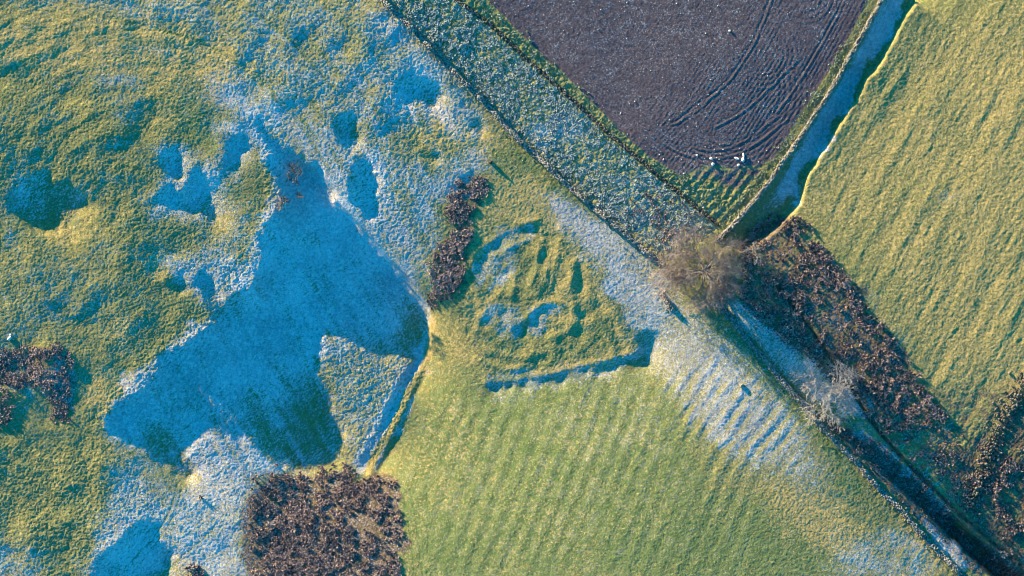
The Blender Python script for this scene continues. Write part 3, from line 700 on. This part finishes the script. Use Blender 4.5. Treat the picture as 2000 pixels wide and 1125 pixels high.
def wall(name, line, width, height, mat, label, seed, tumble=.25, gaps=0.):
    r = np.random.default_rng(seed)
    cen, siz, yaw = [], [], []
    x, y, tx, ty = resample(line, 2.6)
    wob = vnoise(x, y, 35, seed) * 1.6
    x = x - ty * wob; y = y + tx * wob
    hv = height * (1 + .35 * vnoise(x, y, 22, seed + 1))
    hv = np.where(vnoise(x, y, 45, seed + 3) < -1 + 2 * gaps, hv * .3, hv)
    base = gz(x, y)
    rows = max(3, int(round(width / .26)))
    levels = max(2, int(round(height / .28)))
    for lv in range(levels):
        fz = (lv + .5) / levels
        wd = width * (1 - .35 * fz)
        for k in range(rows):
            off = ((k + .5) / rows - .5) * wd / S
            if 0 < k < rows - 1 and lv < levels - 1: continue
            jx = r.normal(0, .9, len(x)); jy = r.normal(0, .7 + tumble, len(x))
            xx = x - ty * (off + jy) + tx * jx; yy = y + tx * (off + jy) + ty * jx
            zz = base + hv * fz + r.normal(0, .04, len(x))
            keep = r.uniform(0, 1, len(x)) > .08
            cen.append(np.stack([WX(xx), WY(yy), zz], -1)[keep])
            sc = r.uniform(.75, 1.35, (len(x), 1))
            siz.append((np.stack([np.full(len(x), .20), np.full(len(x), .15), np.full(len(x), .13)], -1) * sc)[keep])
            yaw.append((np.arctan2(-ty, tx) + r.normal(0, .35, len(x)))[keep])
    # stones that have rolled off
    nf = int(len(x) * tumble)
    if nf:
        i = r.integers(0, len(x), nf); o = r.normal(0, width * 1.1 / S, nf)
        xx = x[i] - ty[i] * o; yy = y[i] + tx[i] * o
        cen.append(np.stack([WX(xx), WY(yy), gz(xx, yy) + .05], -1)); siz.append(r.uniform(.10, .24, (nf, 1)) * np.array([[1, .8, .7]])); yaw.append(r.uniform(0, 6, nf))
    V, F, T = stones(np.concatenate(cen), np.concatenate(siz), np.concatenate(yaw), r)
    # rubble hearting inside
    nx_ = len(x); hw = width * .36 / S
    L = np.stack([WX(x - ty * hw), WY(y + tx * hw), base - .2], -1); R = np.stack([WX(x + ty * hw), WY(y - tx * hw), base - .2], -1)
    L2 = L.copy(); R2 = R.copy(); L2[:, 2] = R2[:, 2] = base + hv * .8
    i0 = len(V); HV = np.concatenate([L, L2, R2, R]); q = []
    for j in range(3):
        a = np.arange(nx_ - 1) + j * nx_; b_ = a + nx_
        q += [np.stack([a, b_, b_ + 1], -1), np.stack([a, b_ + 1, a + 1], -1)]
    F = np.concatenate([F] + [k + i0 for k in q]); V = np.concatenate([V, HV]); T = np.concatenate([T, np.tile([[.1, 0, 0, 1]], (len(HV), 1))])
    o = mesh_np(name, V, F, mat, attrs={'tint': T})
    return setp(o, label, 'wall')

wall('dry_stone_wall', WALL1, 1.0, 1.35, M_WALL, 'long grey dry stone wall between the frosty pasture and the tussocky grass strip', 41, .3)
wall('dry_stone_wall', WALL1B, .8, 1.0, M_WALL, 'short isolated stub of dry stone wall beside the big bare tree', 42, .4)
wall('dry_stone_wall', WALL2, .55, .5, M_WALLDARK, 'low dark mossy stone wall along the edge of the ploughed field', 43, .2, .1)
wall('dry_stone_wall', WALL3, .9, 1.3, M_WALL, 'sunlit pale dry stone wall along the sunken track', 44, .3)
wall('dry_stone_wall', WALL4, .95, 1.15, M_WALL, 'pale dry stone wall running from the big tree to the bottom right corner', 45, .45)

def scree(name, line, spread, n, mat, label, seed):
    r = np.random.default_rng(seed); x, y, tx, ty = resample(line, 1.0)
    i = r.integers(0, len(x), n); i = i[r.uniform(-1, 1, n) < .5 + 1.2 * vnoise(x[i], y[i], 25, seed)]; n = len(i); o = r.normal(0, spread, n)
    xx = x[i] - ty[i] * o; yy = y[i] + tx[i] * o
    sz = .10 + .24 * r.uniform(0, 1, n) ** 2
    z = gz(xx, yy) + sz * .3 + .6 * np.exp(-(o / spread) ** 2) * r.uniform(0, 1, n)
    V, F, T = stones(np.stack([WX(xx), WY(yy), z], -1), sz[:, None] * np.array([[1.0, .8, .65]]) * r.uniform(.8, 1.2, (n, 3)), r.uniform(0, 6.3, n), r)
    return setp(mesh_np(name, V, F, mat, attrs={'tint': T}), label, 'wall')
M_SCREE = stone_material('lichen_stone', (.05, .042, .036), (.20, .175, .15), .45, .12)
scree('tumbled_wall', WALL5, 13, 1500, M_SCREE, 'tumbled stone wall spread into rubble at the right edge', 46)

# ------------------------------------------------------------------ single stones
def boulder(name, px, py, size, mat, label, cat, seed, group=None, upright=1.0):
    r = np.random.default_rng(seed)
    v, f = ICO_V, ICO_F
    for _ in range(2):                                       # subdivide
        e = {}; v = list(v); nf = []
        def mid(a, b):
            k = (min(a, b), max(a, b))
            if k not in e: m = (v[a] + v[b]) / 2; v.append(m / np.linalg.norm(m)); e[k] = len(v) - 1
            return e[k]
        for a, b, c in f: ab, bc, ca = mid(a, b), mid(b, c), mid(c, a); nf += [(a, ab, ca), (b, bc, ab), (c, ca, bc), (ab, bc, ca)]
        v = np.array(v); f = np.array(nf)
    for _ in range(9):                                       # chop facets off the ball
        d = r.normal(0, 1, 3); d /= np.linalg.norm(d); k = v @ d; cut = r.uniform(.62, .85)
        v = v - np.outer(np.maximum(k - cut, 0), d)
    v = v * (1 + .05 * r.normal(0, 1, (len(v), 1))) * np.array(size) * r.uniform(.9, 1.1, 3)
    a = r.uniform(0, 6.3); v = np.stack([v[:, 0] * math.cos(a) - v[:, 1] * math.sin(a), v[:, 0] * math.sin(a) + v[:, 1] * math.cos(a), v[:, 2]], -1)
    t = np.tile([[r.uniform(.3, .9), 0, 0, 1]], (len(v), 1))
    z = float(gz([px], [py])[0])
    o = mesh_np(name, v + np.array([0, 0, size[2] * .55]), f, mat, attrs={'tint': t}, loc=(float(WX(px)), float(WY(py)), z))
    return setp(o, label, cat, group)

boulder('standing_stone', 958, 316, (.42, .5, .62), M_DARKSTONE, 'dark upright stone casting a long shadow above the earthwork', 'stone', 61)
for i, (px, py, s, lab) in enumerate([
    (1390, 309, (.34, .34, .26), 'pale limestone boulder, upper of the touching pair in the ploughed corner'),
    (1393, 320, (.40, .36, .3), 'pale limestone boulder, lower of the touching pair in the ploughed corner'),
    (1440, 309, (.30, .55, .26), 'long pale limestone boulder beside another long one in the ploughed corner'),
    (1452, 312, (.55, .34, .3), 'largest pale limestone boulder in the ploughed corner'),
    (1453, 303, (.24, .5, .22), 'narrow pale limestone slab just above the largest boulder'),
    (1443, 322, (.26, .3, .22), 'small pale limestone boulder just below the largest boulder'),
    (1362, 303, (.28, .22, .2), 'small pale limestone boulder nearest the grass verge in the ploughed corner')]):
    boulder('boulder', px, py, s, M_BOULDER, lab, 'boulder', 70 + i, 'boulders cleared to the corner of the ploughed field')
boulder('boulder', 1571, 291, (.26, .22, .24), M_BOULDER, 'small white stone lying on the shaded blue track', 'boulder', 81)
boulder('boulder', 18, 661, (.34, .55, .42), M_BOULDER, 'white boulder above the bracken at the left edge, larger of two', 'boulder', 82)
boulder('boulder', 20, 654, (.26, .24, .26), M_BOULDER, 'white boulder above the bracken at the left edge, smaller of two', 'boulder', 83)
boulder('boulder', 1450, 753, (.5, .36, .45), M_WALL, 'brown boulder on the small mound among the frosty ridges', 'boulder', 84)
boulder('boulder', 1425, 60, (.26, .24, .22), M_BOULDER, 'lone pale stone out in the middle of the ploughed field', 'boulder', 85)

# loose small stones on the plough
r = np.random.default_rng(90); n = 800
x = r.uniform(940, 1700, n); y = r.uniform(-30, 350, n); k = at(SOIL, x, y) > .6; x = x[k]; y = y[k]
sz = .045 + .10 * r.uniform(0, 1, len(x)) ** 4
V, F, T = stones(np.stack([WX(x), WY(y), gz(x, y) + sz * .4], -1), sz[:, None] * np.array([[1, .9, .8]]) * np.ones((len(x), 1)), r.uniform(0, 6, len(x)), r)
setp(mesh_np('field_stones', V, F, M_BOULDER, attrs={'tint': T}), 'small pale stones scattered over the ploughed soil', 'stones', kind='stuff')

# ------------------------------------------------------------------ bracken and tufts: fronds of a few leaf-sized faces
def fronds(cx, cy, height, spread, per, width, r, frost=0.3):
    n = len(cx); N = n * per
    hz = np.repeat(height, per) * r.uniform(.55, 1.1, N); sp = np.repeat(spread, per) * r.uniform(.5, 1.15, N)
    a = r.uniform(0, 2 * math.pi, N); bend = r.normal(0, .5, N)
    bx = np.repeat(WX(cx), per); by = np.repeat(WY(cy), per); bz = np.repeat(gz(cx, cy), per) - .04
    w = width * r.uniform(.6, 1.4, N)
    prof = [(0.0, 0.0, .35), (.38, .78, 1.0), (.75, 1.0, .85), (1.0, r.uniform(.55, .95, N), .18)]
    P = []
    for t, z, ww in prof:
        aa = a + bend * t
        ctr = np.stack([bx + np.cos(aa) * sp * t, by + np.sin(aa) * sp * t, bz + hz * z], -1)
        side = np.stack([-np.sin(aa), np.cos(aa), r.normal(0, .35, N)], -1) * (w * ww)[:, None]
        P += [ctr - side, ctr + side]
    V = np.stack(P, 1).reshape(-1, 3)
    b0 = (np.arange(N) * 8)[:, None]
    F = np.concatenate([b0 + np.array([[0, 1, 3, 2]]), b0 + np.array([[2, 3, 5, 4]]), b0 + np.array([[4, 5, 7, 6]])])
    tn = np.repeat(np.clip(np.repeat(r.uniform(0, .85, n) + .25 * vnoise(cx, cy, 30, 77), per) + r.normal(0, .2, N), 0, 1), 8)
    fr = np.tile(np.array([0, 0, .2, .2, .7, .7, 1, 1]) * frost, N)
    return V, F, np.stack([tn, fr, fr * 0, fr * 0 + 1], -1)

def patch(poly, n, r, thr=-.25, sc=14, seed=0):
    p = np.array(poly); x = r.uniform(p[:, 0].min(), p[:, 0].max(), n); y = r.uniform(p[:, 1].min(), p[:, 1].max(), n)
    wx = x + 7 * vnoise(x, y, 12, seed + 7) + 9 * vnoise(x, y, 30, seed + 17); wy = y + 7 * vnoise(x, y, 12, seed + 8) + 9 * vnoise(x, y, 30, seed + 18)
    wx = wx + r.normal(0, 5, n); wy = wy + r.normal(0, 5, n)        # stragglers round the edge
    k = inpoly(poly, wx, wy) & (vnoise(x, y, sc, seed + 9) + .5 * vnoise(x, y, sc * 2.6, seed + 10) > thr)
    return x[k], y[k]

def bracken(poly, dens, label, seed, h=.85, thr=-.25, sc=14, mat=None, name='bracken', cat='bracken', fr=.5):
    r = np.random.default_rng(seed); p = np.array(poly)
    area = np.ptp(p[:, 0]) * np.ptp(p[:, 1])
    x, y = patch(poly, int(area * dens), r, thr, sc, seed)
    hh = h * r.uniform(.6, 1.15, len(x)) * (1 + .3 * vnoise(x, y, 20, seed + 3))
    V, F, T = fronds(x, y, hh, .62 * hh / max(h, .1) * (h / .85) ** .5, 9, .085, r, fr)
    return setp(mesh_np(name, V, F, mat or M_BRACKEN, attrs={'tint': T}), label, cat, kind='stuff')

bracken([(480,975),(500,935),(560,915),(640,918),(670,908),(700,930),(715,940),(740,930),(775,940),(782,985),(778,1040),(785,1080),(782,1140),(480,1140),(490,1090),(485,1030)], .055, 'large square patch of dead brown bracken at the foot of the ditch', 101, .8, -.08, 9)
bracken([(-30,690),(20,682),(40,668),(70,680),(100,675),(122,690),(138,705),(142,740),(132,770),(137,800),(118,826),(100,820),(97,780),(85,755),(60,745),(20,765),(5,790),(5,850),(-30,850)], .07, 'dead brown bracken curling round a green hollow at the left edge', 102, .42, -.4, 8)
bracken([(865,395),(905,355),(935,342),(955,350),(955,370),(930,395),(915,430),(900,440),(880,432),(870,415)], .075, 'small brown bracken patch above the earthwork', 103, .42, -.5)
bracken([(880,460),(910,445),(925,455),(920,475),(900,500),(905,530),(895,565),(875,575),(850,590),(838,605),(832,595),(838,560),(848,525),(850,490)], .075, 'narrow brown bracken patch along the left side of the earthwork', 104, .45, -.45)
SLOPE = [(1440,480),(1500,420),(1550,418),(1585,460),(1640,530),(1690,600),(1730,655),(1760,700),(1800,755),(1845,815),(1860,838),(1830,830),(1790,832),(1750,850),(1700,820),(1670,760),(1630,735),(1590,700),(1550,680),(1500,640),(1465,600),(1440,560),(1450,520)]
bracken(SLOPE, .034, 'russet bracken covering the slope between the track and the stream', 105, .6, -.05, 11, fr=.4)
bracken([(1700,830),(1790,832),(1860,838),(1930,890),(1960,960),(1940,1020),(1860,960),(1760,880)], .02, 'thin brown bracken on the grassy bank above the dark lower stream', 114, .6, .05, 12, fr=.3)
bracken([(1600,810),(1700,850),(1800,930),(1900,1030),(1990,1100),(1960,1120),(1850,1030),(1740,940),(1640,860)], .018, 'dark scrubby bracken on the floor of the shaded gully', 115, .6, .1, 12, fr=.5)
bracken([(1950,905),(2030,870),(2030,1110),(1985,1075),(1945,985)], .035, 'dark bracken in the bottom right corner', 106, .8, .05, 16)
bracken([(1530,425),(1560,425),(1640,530),(1700,610),(1770,712),(1850,818),(1838,822),(1760,720),(1680,610),(1620,530),(1570,470)], .06, 'fringe of tall bracken along the edge of the hill pasture', 107, .8, -.1, 12)
bracken([(1330,380),(1400,430),(1395,465),(1300,480),(1220,400),(1250,370)], .010, 'scattered russet tufts in the lower end of the grass strip', 108, .5, .0, 12, fr=.5)
bracken([(362,1110),(378,1100),(395,1112),(395,1140),(365,1140)], .08, 'lone clump of brown bracken at the bottom edge', 109, .9, -.6)
bracken([(388,966),(394,966),(396,972),(390,974)], .2, 'tiny lone brown clump casting a shadow on the frost', 110, .6, -2)
STRIP = [(765,-20),(880,-20),(960,60),(1120,205),(1290,355),(1390,440),(1300,505),(1130,368),(1010,258),(830,70)]
bracken(STRIP, .045, 'frosted grass tussocks filling the strip between two walls', 111, .26, -.25, 9, M_TUFT, 'grass_tussocks', 'grass', .9)
bracken([(900,0),(940,0),(1000,50),(1150,192),(1270,308),(1340,350),(1400,425),(1350,388),(1200,262),(1040,117),(960,42)], .012, 'green tufty verge beside the low dark wall', 112, .42, -.2, 9, M_TUFT, 'grass_tussocks', 'grass', .3)
bracken([(1690,30),(1712,0),(1645,128),(1570,248),(1495,358),(1425,440),(1400,465),(1395,455),(1480,350),(1560,240),(1640,105)], .03, 'tufty verge beside the sunlit wall of the track', 113, .4, -.3, 9, M_TUFT, 'grass_tussocks', 'grass', .1)

# ------------------------------------------------------------------ bare trees
def tubes(P0, P1, R0, R1, k, r):
    n = len(P0); d = P1 - P0; L = np.linalg.norm(d, axis=1, keepdims=True) + 1e-9; d = d / L
    up = np.where(np.abs(d[:, 2:3]) < .9, [[0, 0, 1.]], [[1., 0, 0]])
    a = np.cross(d, up); a /= np.linalg.norm(a, axis=1, keepdims=True); b = np.cross(d, a)
    ang = np.arange(k) * 2 * math.pi / k
    ring = a[:, None] * np.cos(ang)[None, :, None] + b[:, None] * np.sin(ang)[None, :, None]
    V = np.concatenate([P0[:, None] + ring * R0[:, None, None], P1[:, None] + ring * R1[:, None, None]], 1).reshape(-1, 3)
    j = np.arange(k); q = np.stack([j, (j + 1) % k, (j + 1) % k + k, j + k], -1)
    F = (q[None] + (np.arange(n) * 2 * k)[:, None, None]).reshape(-1, 4)
    t = np.repeat(r.uniform(0, 1, n), 2 * k); f = np.repeat(r.uniform(0, 1, n), 2 * k)
    return V, F, np.stack([t, f, f * 0, f * 0 + 1], -1)

def tree(name, px, py, height, radius, label, seed, mats, limbs=8, depth=5, kids=4, trunk_r=.32, trunk_h=1.8, cat='tree', lean=(0, 0), twig_r=.034):
    r = np.random.default_rng(seed)
    root = empty(name, (float(WX(px)), float(WY(py)), float(gz([px], [py])[0]))); setp(root, label, cat)
    big, fine = [], []
    top = np.array([lean[0] * .2, lean[1] * .2, trunk_h])
    if trunk_h > .3:
        b = np.array([0, 0, -.3]); m = top * .55 + r.normal(0, .05, 3)
        big += [(b, m, trunk_r * 1.25, trunk_r), (m, top, trunk_r, trunk_r * .85)]
    def grow(p, d, L, rad, lv):
        q = p
        nseg = 2 if lv < depth else 1
        for s in range(nseg):
            d = d + r.normal(0, .16, 3); d[2] += .03; d /= np.linalg.norm(d)
            n = q + d * L / nseg; r2 = rad * (1 - .25 * (s + 1) / nseg)
            (big if lv <= 2 else fine).append((q, n, rad, r2)); q = n; rad = r2
            if lv < depth and s == 0 and lv > 0 :
                e = d + r.normal(0, .55, 3); e /= np.linalg.norm(e); grow(q, e, L * r.uniform(.5, .75), rad * .55, lv + 1)
        if lv >= depth: return
        for k in range(kids - (1 if lv else 0)):
            e = d + r.normal(0, .50, 3); e[2] += .06; e /= np.linalg.norm(e)
            grow(q, e, L * r.uniform(.58, .86), max(rad * .62, twig_r), lv + 1)
    L0 = radius * .46
    for k in range(limbs):
        az = 2 * math.pi * (k + r.uniform(-.3, .3)) / limbs; el = r.uniform(.15, .9) if k % 3 else r.uniform(.9, 1.35)
        d = np.array([math.cos(az) * math.cos(el) + lean[0] * .15, math.sin(az) * math.cos(el) + lean[1] * .15, math.sin(el) * height / radius * .75])
        d /= np.linalg.norm(d)
        grow(top, d, L0 * r.uniform(.8, 1.15), trunk_r * .5, 0)
    def arr(s): return (np.array([q[0] for q in s]), np.array([q[1] for q in s]), np.array([q[2] for q in s]), np.array([q[3] for q in s]))
    for nm, s, k, m in (('trunk', big, 6, mats[0]), ('crown', fine, 3, mats[1])):
        V, F, T = tubes(*arr(s), k, r); mesh_np(nm, V, F, m, parent=root, attrs={'tint': T})
    print(name, len(big), len(fine), np.ptp(arr(fine)[1], axis=0))
    return root

tree('bare_tree', 1377, 528, 4.3, 6.9, 'large leafless tree standing where the stone walls meet', 201, (M_BARK, M_TWIG), 14, 5, 4, .5, 1.3, twig_r=.024)
tree('bare_tree', 1618, 770, 5.0, 5.6, 'smaller pale leafless tree leaning over the wall below the bracken', 202, (M_TWIGPALE, M_TWIGPALE), 11, 4, 4, .25, 1.0, lean=(.8, .2))
tree('bare_shrub', 1474, 497, 2.6, 2.3, 'pale leafless shrub beside the big bare tree', 203, (M_BARK, M_TWIGPALE), 7, 3, 4, .10, .3, 'shrub')
tree('bare_shrub', 575, 338, 1.6, 2.0, 'dark low thorn bush on the shaded scarp, uppermost of three', 204, (M_DARKBUSH, M_DARKBUSH), 7, 3, 4, .12, .3, 'shrub')
tree('bare_shrub', 551, 396, 1.5, 1.6, 'dark low thorn bush on the shaded scarp, nearest the sunlit hill', 205, (M_DARKBUSH, M_DARKBUSH), 7, 3, 4, .12, .3, 'shrub')
tree('bare_shrub', 583, 383, 1.0, .9, 'tiny dark thorn bush on the shaded scarp, right of the two larger ones', 206, (M_DARKBUSH, M_DARKBUSH), 5, 3, 3, .06, .2, 'shrub')
